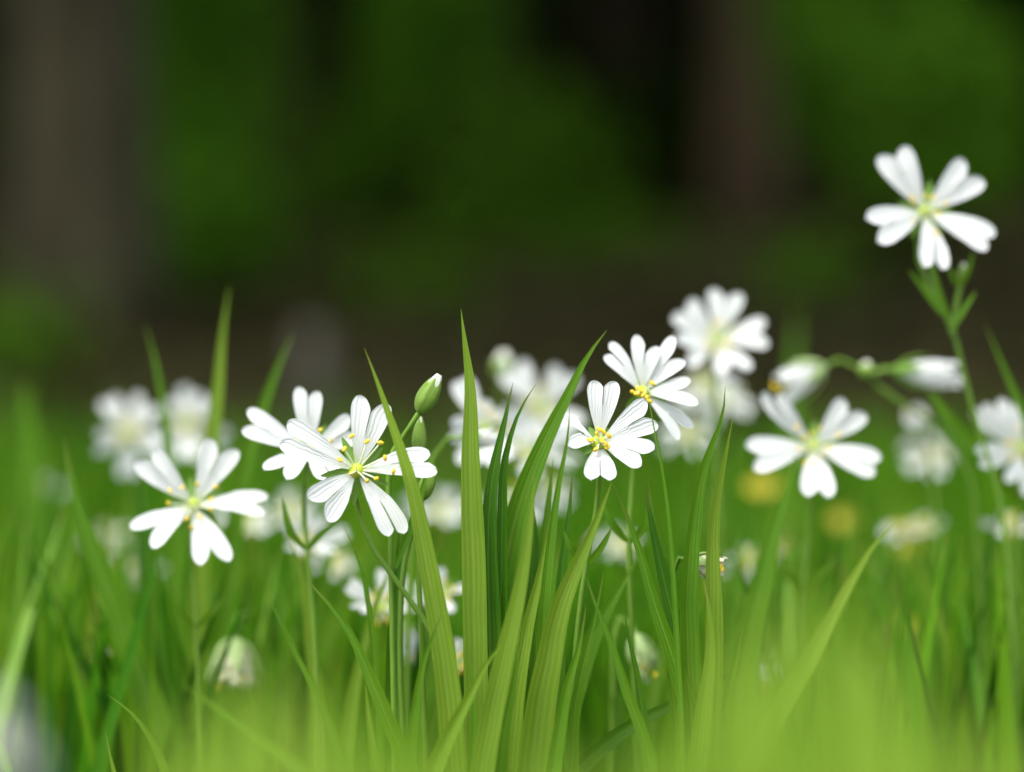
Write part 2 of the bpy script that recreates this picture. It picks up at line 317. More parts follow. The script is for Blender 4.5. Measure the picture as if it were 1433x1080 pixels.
shrub(570, 395, 4.1, 0.09, 0.03, M['shrub'], 'low plant on the woodland floor below the dark olive shrub', 260, 0.035)
shrub(850, 375, 4.6, 0.12, 0.04, M['shrub'], 'low plant on the woodland floor left of the slim reddish trunk', 300, 0.035)
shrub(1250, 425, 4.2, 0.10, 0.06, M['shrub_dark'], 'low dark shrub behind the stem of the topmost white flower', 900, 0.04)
shrub(-10, 545, 3.2, 0.06, 0.03, M['shrub'], 'low green plant in front of the thick grey trunk', 600, 0.035)
shrub(1110, 430, 3.9, 0.06, 0.04, M['shrub'], 'low spreading green plant on the woodland floor bank', 300, 0.035)
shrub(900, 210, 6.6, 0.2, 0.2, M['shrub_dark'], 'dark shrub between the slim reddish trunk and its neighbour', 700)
shrub(520, 240, 6.4, 0.12, 0.15, M['shrub'], 'dark olive shrub beside the dark trunk', 900)

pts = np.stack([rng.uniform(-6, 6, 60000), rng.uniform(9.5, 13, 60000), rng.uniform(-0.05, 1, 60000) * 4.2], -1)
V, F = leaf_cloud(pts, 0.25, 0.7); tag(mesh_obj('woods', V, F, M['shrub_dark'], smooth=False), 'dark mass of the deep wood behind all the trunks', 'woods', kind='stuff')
n = 9000
lx, ly = rng.uniform(-3.2, 3.2, n), rng.uniform(2.2, 8.5, n)
V, F = leaf_cloud(np.stack([lx, ly, ground_z(lx, ly) + rng.uniform(0.002, 0.02, n)], -1), 0.055, 0.6, 1.6)
tag(mesh_obj('leaf_litter', V, F, M['litter'], smooth=False), 'brown dead leaves on the woodland floor', 'leaf litter', kind='stuff')
def stone(px, py, y, r, label):
    x = at(px, y); z = CAM_H - (py - 181) / K * y
    gz = float(ground_z(x, y)); c = np.array([x, y, z]); V = []; nu, nv = 14, 20
    for i in range(nu):
        for j in range(nv):
            a, b = math.pi * i / (nu - 1), 2 * math.pi * j / nv
            d = np.array([math.sin(a) * math.cos(b), math.sin(a) * math.sin(b), math.cos(a)])
            rr = r * (1 + 0.12 * math.sin(3 * d[0] + 2 * d[1] + px) + 0.08 * math.sin(5 * d[2] - 4 * d[0]))
            v = c + d * rr * (1, 1, 0.9)
            if d[2] < 0: v[2] = z + (gz - 0.02 - z) * min(1, -d[2] * 1.6)
            V.append(v)
    o = mesh_obj('stone', V, grid_faces(nu, nv, 0, True), M['stone'], loc=(x, y, gz)); tag(o, label, 'stone')
stone(438, 472, 2.7, 0.011, 'pale grey stone on the woodland floor')


# ------------------------------------------------------------------ meadow grass nobody could count
def blades_mass(name, roots, tips, widths, mat, label, bend=0.25, cat='grass'):
    n = len(roots); m = 8; T = np.linspace(0, 1, m)[None, :, None]
    side = rng.normal(size=(n, 3)); side[:, 2] = 0
    mid = (roots + tips) / 2 + side * bend * 0.02; mid[:, 2] += 0.012
    p = (1 - T) ** 2 * roots[:, None] + 2 * T * (1 - T) * mid[:, None] + T ** 2 * tips[:, None]
    ang = rng.normal(0, 0.75, n); sv = np.stack([np.cos(ang), np.sin(ang), 0 * ang], -1)[:, None]
    fv = np.stack([-np.sin(ang), np.cos(ang), 0 * ang], -1)[:, None]
    prof = np.minimum(1, (1 - T) / 0.45) ** 0.8 * (0.65 + 0.35 * np.minimum(1, T / 0.3)); prof = np.maximum(prof, 0.03)
    wv = widths[:, None, None] * prof * 0.5
    V = np.stack([p - sv * wv, p + fv * wv * 0.35, p + sv * wv], 2)       # n, m, 3, xyz
    b = (np.arange(n) * m * 3)[:, None, None] + (np.arange(m - 1) * 3)[None, :, None] + np.arange(2)[None, None, :]
    F = np.stack([b, b + 1, b + 4, b + 3], -1).reshape(-1, 4)
    uv = np.zeros((n, m, 3, 2)); uv[..., 0] = [0, .5, 1]; uv[..., 1] = 1 - T
    o = mesh_obj(name, V.reshape(-1, 3), F, mat, uv=uv.reshape(-1, 2)); return tag(o, label, cat, kind='stuff')
def mass_pts(n, d0, d1, top, pxr=(-150, 1580), lean=0.03):
    d = rng.uniform(d0, d1, n); px = rng.uniform(*pxr, n)
    tips = []; roots = []
    for a, b in zip(px, d):
        t = P(a, top(a, b), b); tips.append(t)
        roots.append([t[0] + rng.normal(0, lean), t[1] + rng.normal(0, lean), -0.003])
    return np.array(roots), np.array(tips)
def top_back(px, d):
    f = (d - 0.70) / 0.75
    lo = 690 - 150 * min(f, 1); lo -= 25 * math.exp(-((px - 20) / 90) ** 2); lo += 75 * math.exp(-((px - 690) / 110) ** 2)
    return lo + abs(rng.normal(0, 1)) * 130
r1, t1 = mass_pts(2600, 0.72, 1.6, top_back)
r4, t4 = mass_pts(900, 1.0, 1.7, top_back, (-900, 2300))
r2, t2 = mass_pts(430, 0.64, 0.73, lambda px, d: 730 + abs(rng.normal(0, 1)) * 150)
r3, t3 = mass_pts(600, 1.7, 2.3, lambda px, d: 181 + (CAM_H - rng.uniform(0.03, 0.085)) / d * K, lean=0.02)
wd = np.r_[rng.uniform(0.0015, 0.006, len(r1)), rng.uniform(0.003, 0.0075, len(r2)), rng.uniform(0.0012, 0.005, len(r3) + len(r4))]
roots = np.vstack([r1, r2, r3, r4]); tips = np.vstack([t1, t2, t3, t4])
blades_mass('grass', roots, tips, wd, M['grass'], 'blurred green meadow grass standing behind the sharp blades')
ma, mta = mass_pts(120, 0.665, 0.77, lambda px, d: 690 + abs(rng.normal(0, 1)) * 120, (1000, 1480), 0.045)
mb, mtb = mass_pts(110, 0.665, 0.77, lambda px, d: 700 + abs(rng.normal(0, 1)) * 120, (-40, 660), 0.045)
roots = np.vstack([ma, mb]); tips = np.vstack([mta, mtb])
blades_mass('tall_grass', roots, tips, rng.uniform(0.003, 0.0065, len(roots)), M['pale_grass'], 'paler fresh green grass among the blurred white flowers', 0.8)
def top_near(px, d):
    return 1020 - 225 * math.exp(-((px - 1150) / 150) ** 2) + abs(rng.normal(0, 1)) * 95
ra, ta = mass_pts(170, 0.24, 0.36, top_near, (900, 1480), 0.02)
rb, tb = mass_pts(95, 0.26, 0.38, lambda px, d: 985 - 60 * math.exp(-((px - 380) / 120) ** 2) + abs(rng.normal()) * 70, (200, 640), 0.02)
rc, tc_ = mass_pts(30, 0.29, 0.4, lambda px, d: 1015 + abs(rng.normal()) * 60, (620, 960), 0.02)
roots = np.vstack([ra, rb, rc]); tips = np.vstack([ta, tb, tc_])
blades_mass('near_grass', roots, tips, rng.uniform(0.005, 0.009, len(roots)), M['near'], 'soft yellow-green grass close to the camera, wholly out of focus')

# ------------------------------------------------------------------ flowers
def px2m(d): return far(d) / K
def petal_mesh(root, A, B, hw, cleft=0.42, arch=0.05, nT=26, nv=5, trough=0.22):
    """bifid petal: two rounded lobes with tips A and B joined up to the cleft"""
    mid = (A + B) / 2; L = np.linalg.norm(mid - root); e = unit(mid - root); lat = B - A; lat = lat - e * np.dot(lat, e); h = max(np.linalg.norm(lat) / 2, hw * 0.55); lat = unit(lat)
    n = np.cross(e, lat)
    if np.dot(n, C0 - root) < 0: n = -n
    V = []; F = []; UV = []
    for s, tip in ((-1, A), (1, B)):
        Lt = np.dot(tip - root, e) + 0.0; off = len(V)
        wob = random.uniform(-1, 1)
        for i in range(nT):
            t = (i / (nT - 1)); t = 1 - (1 - t) ** 1.6
            c = h * (0.12 * t + 0.88 * t ** 1.35) * (1 if t > 0 else 1)
            g = 0.24 + 0.76 * math.sin(min(1, t / 0.68) * math.pi / 2) ** 1.1
            tw = 0.76
            if t > tw: g *= math.sqrt(max(0, 1 - ((t - tw) / (1 - tw)) ** 2)) * 0.97 + 0.03
            W = hw * g
            inn = max(0.0, c - W) if t > cleft else 0.0
            if t > cleft: inn = max(inn, hw * 0.05 * min(1, (t - cleft) / 0.1))
            outr = max(c + W, inn + 1e-5)
            for j in range(nv):
                v = j / (nv - 1); y = inn + (outr - inn) * v
                bow = trough * hw * ((2 * v - 1) ** 2) * min(1, t * 2) * (1 if t > cleft else 0.5)
                z = arch * L * (math.sin(math.pi * t) - 0.9 * t ** 3) + bow + wob * 0.025 * L * t * t
                V.append(root + e * (t * Lt) + lat * (s * y) + n * z); UV.append((0.5 + s * 0.5 * v if t <= cleft else 0.5 + s * (0.08 + 0.42 * v), t))
        f = grid_faces(nT, nv, off)
        F += f if s > 0 else [q[::-1] for q in f]
    return V, F, UV
def ellipsoid(c, ax, r, rl, nu=8, nv=10):
    ax = unit(np.asarray(ax, float)); a = unit(np.cross(ax, [0.21, 0.9, 0.31])); b = np.cross(ax, a); V = []
    for i in range(nu):
        th = math.pi * i / (nu - 1)
        for j in range(nv):
            ph = 2 * math.pi * j / nv
            V.append(c + ax * rl * math.cos(th) + (a * math.cos(ph) + b * math.sin(ph)) * r * math.sin(th))
    return V, grid_faces(nu, nv, 0, True)
def add_stamen(root, c, tip, big=1.0, par=None):
    mid = (c + tip) / 2 + unit(C0 - c) * 0.0006
    V, F, UV = tube([c, mid, tip], [0.00022, 0.00014], 8, 5); s = mesh_obj('stamen', V, F, M['filament'], root)
    d = np.array([random.uniform(-1, 1), random.uniform(-.5, .5), random.uniform(-.6, .9)])
    V, F = ellipsoid(tip, d, 0.00055 * big, 0.00095 * big); mesh_obj('anther', V, F, M['anther'], s)
def leaf_part(root, name, path, W, mat, fold=0.3, twist=(0, 0), prof=lance_prof):
    V, F, UV = strip(path, W, 20, fold=fold, twist=twist, prof=prof); return mesh_obj(name, V, F, mat, root, uv=UV)
def flower(cx, cy, d, petals, label, hw=11.0, anthers=None, stem=None, nst=10, group='open white flowers', name='stitchwort_flower', mat='petal', leaves=(), cleft=0.5, sep=0.42, kcup=0.8, detail=True, arch=0.05):
    s = px2m(d); c = P(cx, cy, d)
    L = max(math.hypot((a[0] + b[0]) / 2 - cx, (a[1] + b[1]) / 2 - cy) for a, b in petals) * 1.02
    if stem is None:
        stem = [(cx + random.uniform(-6, 6), cy + 90), (cx + random.uniform(-14, 14), cy + 220), (cx + random.uniform(-20, 20), cy + 420)]
    sp = [c + FW * 0.0012] + [P(q[0], q[1], q[2] if len(q) > 2 else d + 0.006) for q in stem]
    last = sp[-1]; base = np.array([last[0] + random.uniform(-.01, .01), last[1] + random.uniform(0, .015), 0.0])
    root = thing(name, base, label, 'flower', group)
    V, F, UV = tube(sp + [base + (0, 0, -0.004)], [0.00055, 0.0006, 0.0008, 0.0009], 40, 8); mesh_obj('stem', V, F, M['stem'], root, uv=UV)
    ang = []
    for a, b in petals:
        pts = []
        for q in (a, b):
            l = math.hypot(q[0] - cx, q[1] - cy); dz = kcup * (1.0 if q[1] > cy - 12 else 0.2) * math.sqrt(max(0.0, (L * 1.0) ** 2 - l * l)) * s
            pts.append(P(q[0], q[1], d - min(dz, 0.75 * L * s)))
        m = (pts[0] + pts[1]) / 2; r0 = c + unit(m - c) * 0.0011
        V, F, UV = petal_mesh(r0, pts[0], pts[1], hw * 1.1 * s, cleft + random.uniform(-.03, .03), arch); mesh_obj('petal', V, F, M[mat], root, uv=UV)
        ang.append(math.atan2((a[1] + b[1]) / 2 - cy, (a[0] + b[0]) / 2 - cx))
    ang.sort()
    for i, a in enumerate(ang):
        b = ang[(i + 1) % len(ang)] + (2 * math.pi if i == len(ang) - 1 else 0); m = (a + b) / 2
        l = L * sep * random.uniform(0.9, 1.05); tip = P(cx + l * math.cos(m), cy + l * math.sin(m), d + 0.003); mp = P(cx + .5 * l * math.cos(m), cy + .5 * l * math.sin(m), d + 0.0022)
        leaf_part(root, 'sepal', [tip, mp, c + FW * 0.001], 13 * s, M['sepal'], 0.35)
    V, F = ellipsoid(c - FW * 0.001, -FW + UP * .4, 0.00165, 0.0018, 12, 16); mesh_obj('ovary', V, F, M['ovary'], root)
    if detail:
        for k in range(3):
            g = 2.1 * k + cx; e = c - FW * 0.0055 + (RT * math.cos(g) + UP * math.sin(g)) * 0.0014
            V, F, UV = tube([c - FW * 0.0024, (c + e) / 2 - FW * 0.0016, e], [0.00016, 0.00009], 8, 5); mesh_obj('style', V, F, M['filament'], root)
    big = 0.7 if anthers is None else 0.8
    if anthers is None:
        anthers = [(cx + L * random.uniform(.14, .4) * math.cos(g), cy + L * random.uniform(.14, .4) * math.sin(g) - 4) for g in np.linspace(0, 2 * math.pi, nst, endpoint=False) + random.uniform(0, 1)]
    for q in anthers:
        add_stamen(root, c - FW * 0.0006, P(q[0], q[1], d - random.uniform(0.003, 0.0055)), big)
    if detail and len(stem) >= 3 and not leaves:
        q = stem[1]
        for sg in (-1, 1):
            x, y = q[0] + sg * random.uniform(30, 48), q[1] - random.uniform(40, 75)
            leaf_part(root, 'leaf', [P(x, y, d + .004), P(q[0] + sg * 22, q[1] - 25, d + .004), P(q[0], q[1], d + .006)], 10 * s, M['blade'])
    for lf in leaves:
        leaf_part(root, 'leaf', [P(q[0], q[1], q[2] if len(q) > 2 else d) for q in lf[:-1]], lf[-1] * s, M['blade'])
    return root
def Z3(L): return [(620 + x * .2778, 400 + y * .2778) for x, y in L]
def Z2(L): return [(320 + x * .2778, 480 + y * .2778) for x, y in L]
def pairs(*v): return [((v[i], v[i + 1]), (v[i + 2], v[i + 3])) for i in range(0, len(v), 4)]

flower(838, 619, 0.600, pairs(832, 532, 859, 533, 905, 561, 920, 592, 915, 627, 897, 651, 853, 671, 827, 670, 796, 622, 790, 583),
       'sharpest white flower, its yellow anthers bunched, at the tip of the two meeting green blades', 12,
       Z3([(778, 745), (808, 733), (836, 755), (800, 778), (822, 800), (770, 823), (742, 775), (785, 722), (828, 812)]), [(836, 700), (820, 790), (806, 900), (800, 1040)], kcup=0.75, sep=0.3)
flower(500, 658, 0.594, pairs(505, 553, 541, 565, 611, 658, 601, 633, 567, 745, 546, 748, 457, 728, 433, 697, 392, 619, 402, 590),
       'large sharp white flower with long spread petals, partly behind the bowed grass blade', 13.2,
       Z2([(620, 468), (583, 533), (560, 588), (697, 495), (765, 502), (788, 578), (830, 648), (745, 682), (698, 695), (620, 655)]),
       [(497, 690, .603), (515, 755, .604), (545, 800, .604), (592, 866, .604), (640, 960, .604), (655, 1060, .604)], cleft=0.44, kcup=0.55,
       leaves=[[(598, 655, .604), (590, 690, .604), (553, 795, .604), 12]])
flower(434, 634, 0.622, pairs(418, 541, 443, 547, 490, 582, 503, 610, 474, 660, 452, 668, 401, 670, 371, 653, 339, 600, 346, 572),
       'slightly blurred white flower half hidden behind the large sharp flower', 10.6, None, [(425, 690), (430, 770), (440, 880), (445, 1040)])
flower(272, 706, 0.632, pairs(190, 646, 214, 628, 297, 614, 331, 629, 374, 693, 371, 718, 320, 783, 281, 790, 212, 766, 183, 739),
       'soft white flower with five wide split petals in front of the tall pale blade', 12, None, [(270, 780), (275, 880), (280, 1050)])
flower(899, 550, 0.616, pairs(847, 496, 854, 478, 891, 468, 918, 484, 943, 470, 957, 503, 966, 533, 977, 563, 970, 598, 951, 614),
       'white flower turned aside directly above and behind the sharpest flower', 9.6, Z3([(955, 535), (985, 515), (1000, 530), (1030, 560), (1055, 490), (975, 545), (1040, 580), (1010, 548)]), [(888, 640), (880, 760), (885, 900), (890, 1050)])
flower(1004, 477, 0.682, pairs(1000, 404, 1034, 410, 1071, 450, 1075, 480, 1047, 515, 1010, 524, 963, 508, 948, 474, 943, 440, 964, 420),
       'blurred white flower raised highest among those left of the reddish trunk', 11, None, [(1000, 560), (1005, 680), (1010, 850)], cleft=0.6)
flower(1138, 625, 0.652, pairs(1068, 549, 1088, 552, 1182, 559, 1211, 579, 1232, 641, 1224, 662, 1160, 692, 1131, 692, 1055, 655, 1046, 622),
       'soft white flower with a broad dark blade rising in front of its centre', 12.5, None, [(1135, 700), (1125, 830), (1120, 1000)], cleft=0.62)
# the tallest flower carries buds and leaves on its own forked stem
F8 = flower(1294, 297, 0.648, pairs(1231, 217, 1262, 205, 1350, 224, 1376, 251, 1393, 327, 1382, 348, 1319, 376, 1296, 370, 1229, 337, 1213, 305),
       'topmost white flower standing alone on its tall forked stem', 13.2, None,
       [(1283, 350), (1303, 408), (1331, 455), (1347, 515), (1366, 590), (1395, 680), (1415, 850), (1420, 1050)],
       cleft=0.58, leaves=[[(1272, 378), (1290, 400), (1318, 440), 9], [(1366, 408), (1352, 428), (1333, 462), 8], [(1306, 372), (1314, 405), (1330, 452), 8]])
def bud(root, a, b, d, r, name='bud', tip=0.18, d2=None, mat='bud', tmat='bud_tip'):
    A = P(a[0], a[1], d); B = P(b[0], b[1], d2 or d); ax = B - A; n, sides = 18, 40
    e1 = unit(np.cross(ax, FW)); e2 = unit(np.cross(ax, e1)); V = []; UV = []; V2 = []; UV2 = []; cut = 1 - tip
    def rad(t): return r * px2m(d) * (0.14 + 0.86 * math.sin(math.pi * min(1, t ** 0.75 * 0.93 + 0.02)) ** 0.85)
    for i in range(n):
        t = i / (n - 1)
        for j in range(sides):
            g = 2 * math.pi * j / sides; rr = rad(t) * (1 + 0.09 * math.cos(5 * g + 1.5 * t))
            te = t * (cut + 0.10 * math.cos(5 * g))                  # the five sepal tips make a jagged rim
            rr = rad(te) * (0.98 + 0.13 * abs(math.cos(2.5 * g + 0.4 * t)) ** .7)
            V.append(A + ax * te + (e1 * math.cos(g) + e2 * math.sin(g)) * rr); UV.append((0.5 + 0.5 * math.cos(5 * g + 0.8 * t), t))
            tt = cut * 0.7 + t * (1 - cut * 0.7)
            V2.append(A + ax * tt + (e1 * math.cos(g) + e2 * math.sin(g)) * rad(tt) * 0.93); UV2.append((j / sides, 0.5 + t * 0.5))
    o = mesh_obj(name, V, grid_faces(n, sides, 0, True), M[mat], root, uv=UV)
    mesh_obj('petal_tip', V2, grid_faces(n, sides, 0, True), M[tmat], o, uv=UV2); return o
def stem_part(root, pts, d, rad, name='stem'):
    V, F, UV = tube([P(q[0], q[1], q[2] if len(q) > 2 else d) for q in pts], rad, 26, 8); return mesh_obj(name, V, F, M['stem'], root, uv=UV)
stem_part(F8, [(1333, 470), (1338, 430), (1345, 395)], .652, [0.0007, 0.0006]); bud(F8, (1345, 396), (1349, 368), .652, 6); leaf_part(F8, 'leaf', [P(1362, 352, .65), P(1356, 375, .65), P(1345, 400, .652)], 7 * px2m(.65), M['blade']); leaf_part(F8, 'leaf', [P(1327, 372, .65), P(1334, 388, .65), P(1344, 402, .652)], 7 * px2m(.65), M['blade'])
stem_part(F8, [(1318, 430), (1308, 395), (1303, 365)], .652, [0.0007, 0.0005])

def bell(root, a, b, d, r, petals='cream', spread=1.0, npet=8, sepal='pale_sepal', d2=None, sl=0.8):
    """half-closed nodding flower: sepals round a tube of petals, from its base a to its mouth b"""
    A = P(a[0], a[1], d); B = P(b[0], b[1], d2 or d - 0.002); ax = B - A; s = px2m(d); e1 = unit(np.cross(ax, FW)); e2 = unit(np.cross(ax, e1))
    for k in range(npet):
        g = 2 * math.pi * (k + 0.5) / npet + 0.2; e = e1 * math.cos(g) + e2 * math.sin(g); sd = unit(np.cross(e, ax)); j = random.uniform(.78, 1.08)
        V, F, UV = strip([A + ax * j + e * r * s * 0.8 * spread, A + ax * .7 + e * r * s * .85, A + ax * .3 + e * r * s * .6, A + ax * .03], r * 0.55 * s, 16, side=sd, fold=-0.3, prof=lambda t: max(0.1, math.sin(math.pi * (0.22 + 0.72 * t)) ** .7), face=e, nv=5, wave=0.28)
        mesh_obj('petal', V, F, M[petals], root, uv=[(u, 1 - v) for u, v in UV])
    for k in range(5):
        g = 2 * math.pi * k / 5 + 0.1; e = e1 * math.cos(g) + e2 * math.sin(g); sd = unit(np.cross(e, ax)); j = sl * random.uniform(.9, 1.1)
        V, F, UV = strip([A + ax * j + e * r * s * 1.15 * spread, A + ax * (.55 * j) + e * r * s * 1.0, A + ax * .12 + e * r * s * .6, A - ax * 0.02], r * 0.68 * s, 16, side=sd, fold=-0.3, prof=lance_prof, face=e, nv=5)
        mesh_obj('sepal', V, F, M[sepal], root, uv=UV)
def nodding(a, b, d, r, stem, label, petals='cream', spread=1.0, name='nodding_flower', group='half-closed nodding flowers', sepal='pale_sepal'):
    last = P(stem[-1][0], stem[-1][1], d + .004); base = np.array([last[0], last[1] + .005, 0.0])
    t = thing(name, base, label, 'flower', group)
    V, F, UV = tube([P(a[0], a[1], d)] + [P(q[0], q[1], q[2] if len(q) > 2 else d + .003) for q in stem] + [base + (0, 0, -.004)], [0.0005, 0.0006, 0.0008], 40, 8); mesh_obj('stem', V, F, M['stem'], t, uv=UV)
    bell(t, a, b, d, r, petals, spread, sepal=sepal, sl=.62 if petals == 'petal' else .8)
    for k in range(5):
        q = [a[i] + (b[i] - a[i]) * random.uniform(.72, .98) + random.uniform(-.75, .75) * r * (1, .2)[i] for i in (0, 1)]
        V, F = ellipsoid(P(q[0], q[1], d - r * px2m(d) * 0.8), (0.3, .2, 1), .00035, .0006); mesh_obj('anther', V, F, M['anther'], t)
    return t
# arching stem with two nodding half-open flowers and a bud
T = nodding((1155, 512), (1090, 545), 0.675, 25, [(1172, 503), (1192, 505), (1215, 527), (1250, 556), (1292, 582), (1345, 640), (1370, 800), (1375, 1000)], 'arching green stem carrying two nodding half-open white flowers and a bud', 'petal', 1.15, group='half-closed nodding flowers')
stem_part(T, [(1216, 527), (1230, 519), (1252, 517)], .677, [0.0008, 0.0007]); bell(T, (1248, 518), (1345, 526), .677, 22, 'petal', 1.0, sepal='sepal', sl=.5)
bud(T, (1214, 530), (1212, 505), .676, 11)
leaf_part(T, 'leaf', [P(1300, 545, .67), P(1340, 600, .67), P(1395, 655, .672), P(1420, 700, .675)], 26 * px2m(.67), M['blade'])
nodding((327, 893), (328, 966), 0.66, 32, [(327, 882), (329, 866), (340, 858, .665), (354, 876, .67), (362, 960, .672), (366, 1060, .674)], 'pale withered flower nodding straight down like a bell', 'cream', 1.15)
nodding((1240, 925), (1248, 1008), 0.70, 21, [(1238, 908), (1232, 885), (1222, 878, .705), (1212, 900, .71), (1206, 970, .71), (1204, 1060, .71)], 'pale blurred withered flower hanging in front of the soft yellow-green patch', 'cream', 0.9)
nodding((968, 784), (1010, 798), 0.606, 19, [(952, 779), (944, 790), (946, 860), (950, 1000)], 'small withered flower with curled cream petals poking out behind a blade', 'cream', 1.25)
nodding((888, 886), (908, 950), 0.64, 20, [(886, 878), (880, 864), (870, 862), (862, 880), (858, 950), (856, 1050)], 'hanging green pod-like flower between dark blades under the sharpest flower', 'pale_sepal', 0.8)
nodding((565, 868), (572, 925), 0.655, 19, [(560, 850), (552, 846), (548, 900), (547, 1040)], 'half-closed white and green flower hanging beside the thin upright stem', 'petal', 0.8)
nodding((1072, 905), (1079, 968), 0.66, 17, [(1070, 890), (1064, 884), (1058, 930), (1058, 1050)], 'narrow white drooping petals beside the long slanting soft blade', 'petal', 0.7)
nodding((1290, 600), (1278, 575), 0.70, 20, [(1298, 630), (1310, 720), (1320, 900)], 'blurred half-open bud below the arching stem', 'petal', 0.9)
nodding((648, 612), (700, 612), 0.635, 14, [(628, 612), (610, 632), (600, 660), (580, 740), (572, 850), (570, 1000)], 'side-facing white flower on a hooked stem behind the tallest sharp blade', 'petal', 1.2, sepal='sepal')

def bud_plant(a, b, d, r, stem, label, tip=0.18):
    last = P(stem[-1][0], stem[-1][1], d + .004); base = np.array([last[0], last[1] + .004, 0.0])
    t = thing('flower_bud', base, label, 'bud', 'closed flower buds')
    V, F, UV = tube([P(a[0], a[1], d)] + [P(q[0], q[1], d + .003) for q in stem] + [base + (0, 0, -.004)], [0.0006, 0.0007, 0.0009], 40, 8); mesh_obj('stem', V, F, M['stem'], t, uv=UV)
    bud(t, a, b, d, r, tip=tip); return t
bud_plant((586, 578), (615, 524), 0.603, 14, [(572, 600), (556, 618), (545, 660), (547, 760), (549, 880), (552, 1040)], 'closed green bud with a white tip on a stem bent beside the large sharp flower', 0.2)
bud_plant((586, 640), (588, 583), 0.608, 9.5, [(588, 690), (586, 780), (590, 900), (595, 1040)], 'slim all-green bud standing under the white-tipped bud', 0.06)
bud_plant((590, 700), (607, 652), 0.607, 11, [(580, 730), (566, 790), (560, 900), (565, 1040)], 'green bud with pointed sepals tucked below the slim all-green bud', 0.05)
bud_plant((702, 530), (706, 492), 0.72, 14, [(700, 570), (695, 700), (690, 900)], 'blurred bud with white tip behind the tallest sharp blade', 0.35)

# generic flowers seen only blurred
def gen(cx, cy, d, R0, label, tilt=(0.0, -0.25), roll=None, hw=None, mat='petal', name='stitchwort_flower', group='open white flowers', half=0.19, npet=5, asp=0.8, **k):
    roll = random.uniform(0, 6.28) if roll is None else roll; pt = []
    for i in range(npet):
        g = roll + 2 * math.pi * i / npet; q = []
        for s in (-half, half):
            q.append((cx + R0 * math.cos(g + s) * (1 + .12 * math.sin(g * 3 + cx)) + tilt[0] * R0, cy + R0 * asp * math.sin(g + s) + tilt[1] * R0))
        pt.append(tuple(q))
    return flower(cx, cy, d, pt, label, hw or R0 * 0.12, mat=mat, name=name, group=group, nst=8, detail=False, **k)
flower(180, 608, 0.735, pairs(142, 560, 160, 552, 195, 550, 221, 570, 232, 612, 226, 636, 190, 668, 170, 668, 134, 632, 136, 606), 'blurred white flower nearest the foot of the thick grey trunk', 8, detail=False)
flower(262, 595, 0.745, pairs(238, 560, 256, 540, 281, 550, 300, 560, 322, 606, 316, 628, 275, 642, 250, 642, 222, 622, 220, 600), 'blurred white flower behind the tall pale blade, beside its twin', 9.5, cleft=0.6, detail=False)
flower(757, 572, 0.715, pairs(703, 520, 728, 505, 780, 512, 806, 525, 816, 590, 800, 612, 764, 640, 738, 636, 700, 606, 700, 580), 'large blurred white flower behind the broad slanting blade', 10.5, detail=False)
flower(678, 600, 0.668, pairs(637, 533, 650, 527, 683, 560, 697, 572, 712, 640, 690, 650, 655, 655, 642, 648, 630, 610, 634, 590), 'blurred white flower split in two by the tallest sharp blade', 11, detail=False)
flower(1428, 630, 0.675, pairs(1362, 573, 1376, 566, 1400, 558, 1424, 562, 1478, 600, 1480, 630, 1436, 690, 1410, 672, 1372, 650, 1366, 630), 'white flower cut by the frame edge below the forked stem', 9.5)
GEN = [
 (742, 640, .70, 62, 'blurred white flower low behind the broad slanting blade'),
 (722, 700, .70, 52, 'blurred white flower seen between dark blades beneath the other blooms'),
 (1012, 560, .77, 58, 'pale blurred flower directly under the raised blurred flower'),
 (968, 612, .74, 45, 'small blurred flower behind the aside-turned flower and thin blade'),
 (428, 765, .68, 50, 'blurred white flower below the half hidden flower'),
 (352, 735, .73, 45, 'blurred flower touching the petals of the wide split flower'),
 (536, 852, .655, 60, 'blurred white flower beside the thin upright stem'),
 (618, 720, .745, 58, 'blurred white flower behind the bowed grass blade'),
 (618, 835, .66, 56, 'blurred white flower low behind the bowed grass blade'),
 (640, 935, .645, 40, 'small white flower low beside the root of the tallest sharp blade'),
 (150, 752, .80, 38, 'faint blurred flower behind the broad curved blade'),
 (60, 700, .85, 36, 'faint pale flower among tall blurred grass'),
 (1045, 785, .71, 40, 'blurred white flower behind the twisted pair of blades'),
 (1258, 740, .73, 34, 'small blurred pale flower above the tip of the slanting soft blade'),
 (1305, 640, .78, 42, 'dim blurred flower beneath the arching stem'),
 (870, 765, .74, 36, 'small blurred flower below the sharpest flower'),
 (1418, 735, .70, 36, 'narrow pale flower below the flower cut by the frame edge'),
 (405, 720, .74, 40, 'blurred flower wedged under the left petals of the half hidden flower'),
 (470, 790, .73, 38, 'blurred white flower below the largest sharp flower and left of its stem'),
 (560, 905, .70, 26, 'small pale flower touching the half-closed flower by the thin stem'),
 (722, 610, .74, 58, 'bright blurred flower framed between two narrow dark blades'),
 (770, 690, .75, 46, 'pale blurred flower at the waist of the broad slanting blade'),
 (985, 540, .76, 40, 'pale blur of a flower right of the aside-turned flower'),
 (1100, 770, .74, 26, 'tiny blurred flower behind the broad dark soft blade'),
 (200, 800, .75, 30, 'small pale flower under the wide split flower'),
 (1290, 740, .74, 28, 'small whitish flower beside the brightest yellow flower'),
 (170, 915, .70, 30, 'small pale flower glimpsed between two broad curved blades'),
]
for k, g in enumerate(GEN): gen(g[0], g[1], g[2], g[3] * 0.92, g[4], tilt=(random.uniform(-.35, .35), random.uniform(-.5, .15)), asp=random.uniform(.45, .85), half=random.uniform(.13, .2))
gen(-62, 1045, 0.29, 100, 'huge soft white flower close to the camera in the lower corner', tilt=(0, 0), roll=0.5, group='open white flowers')
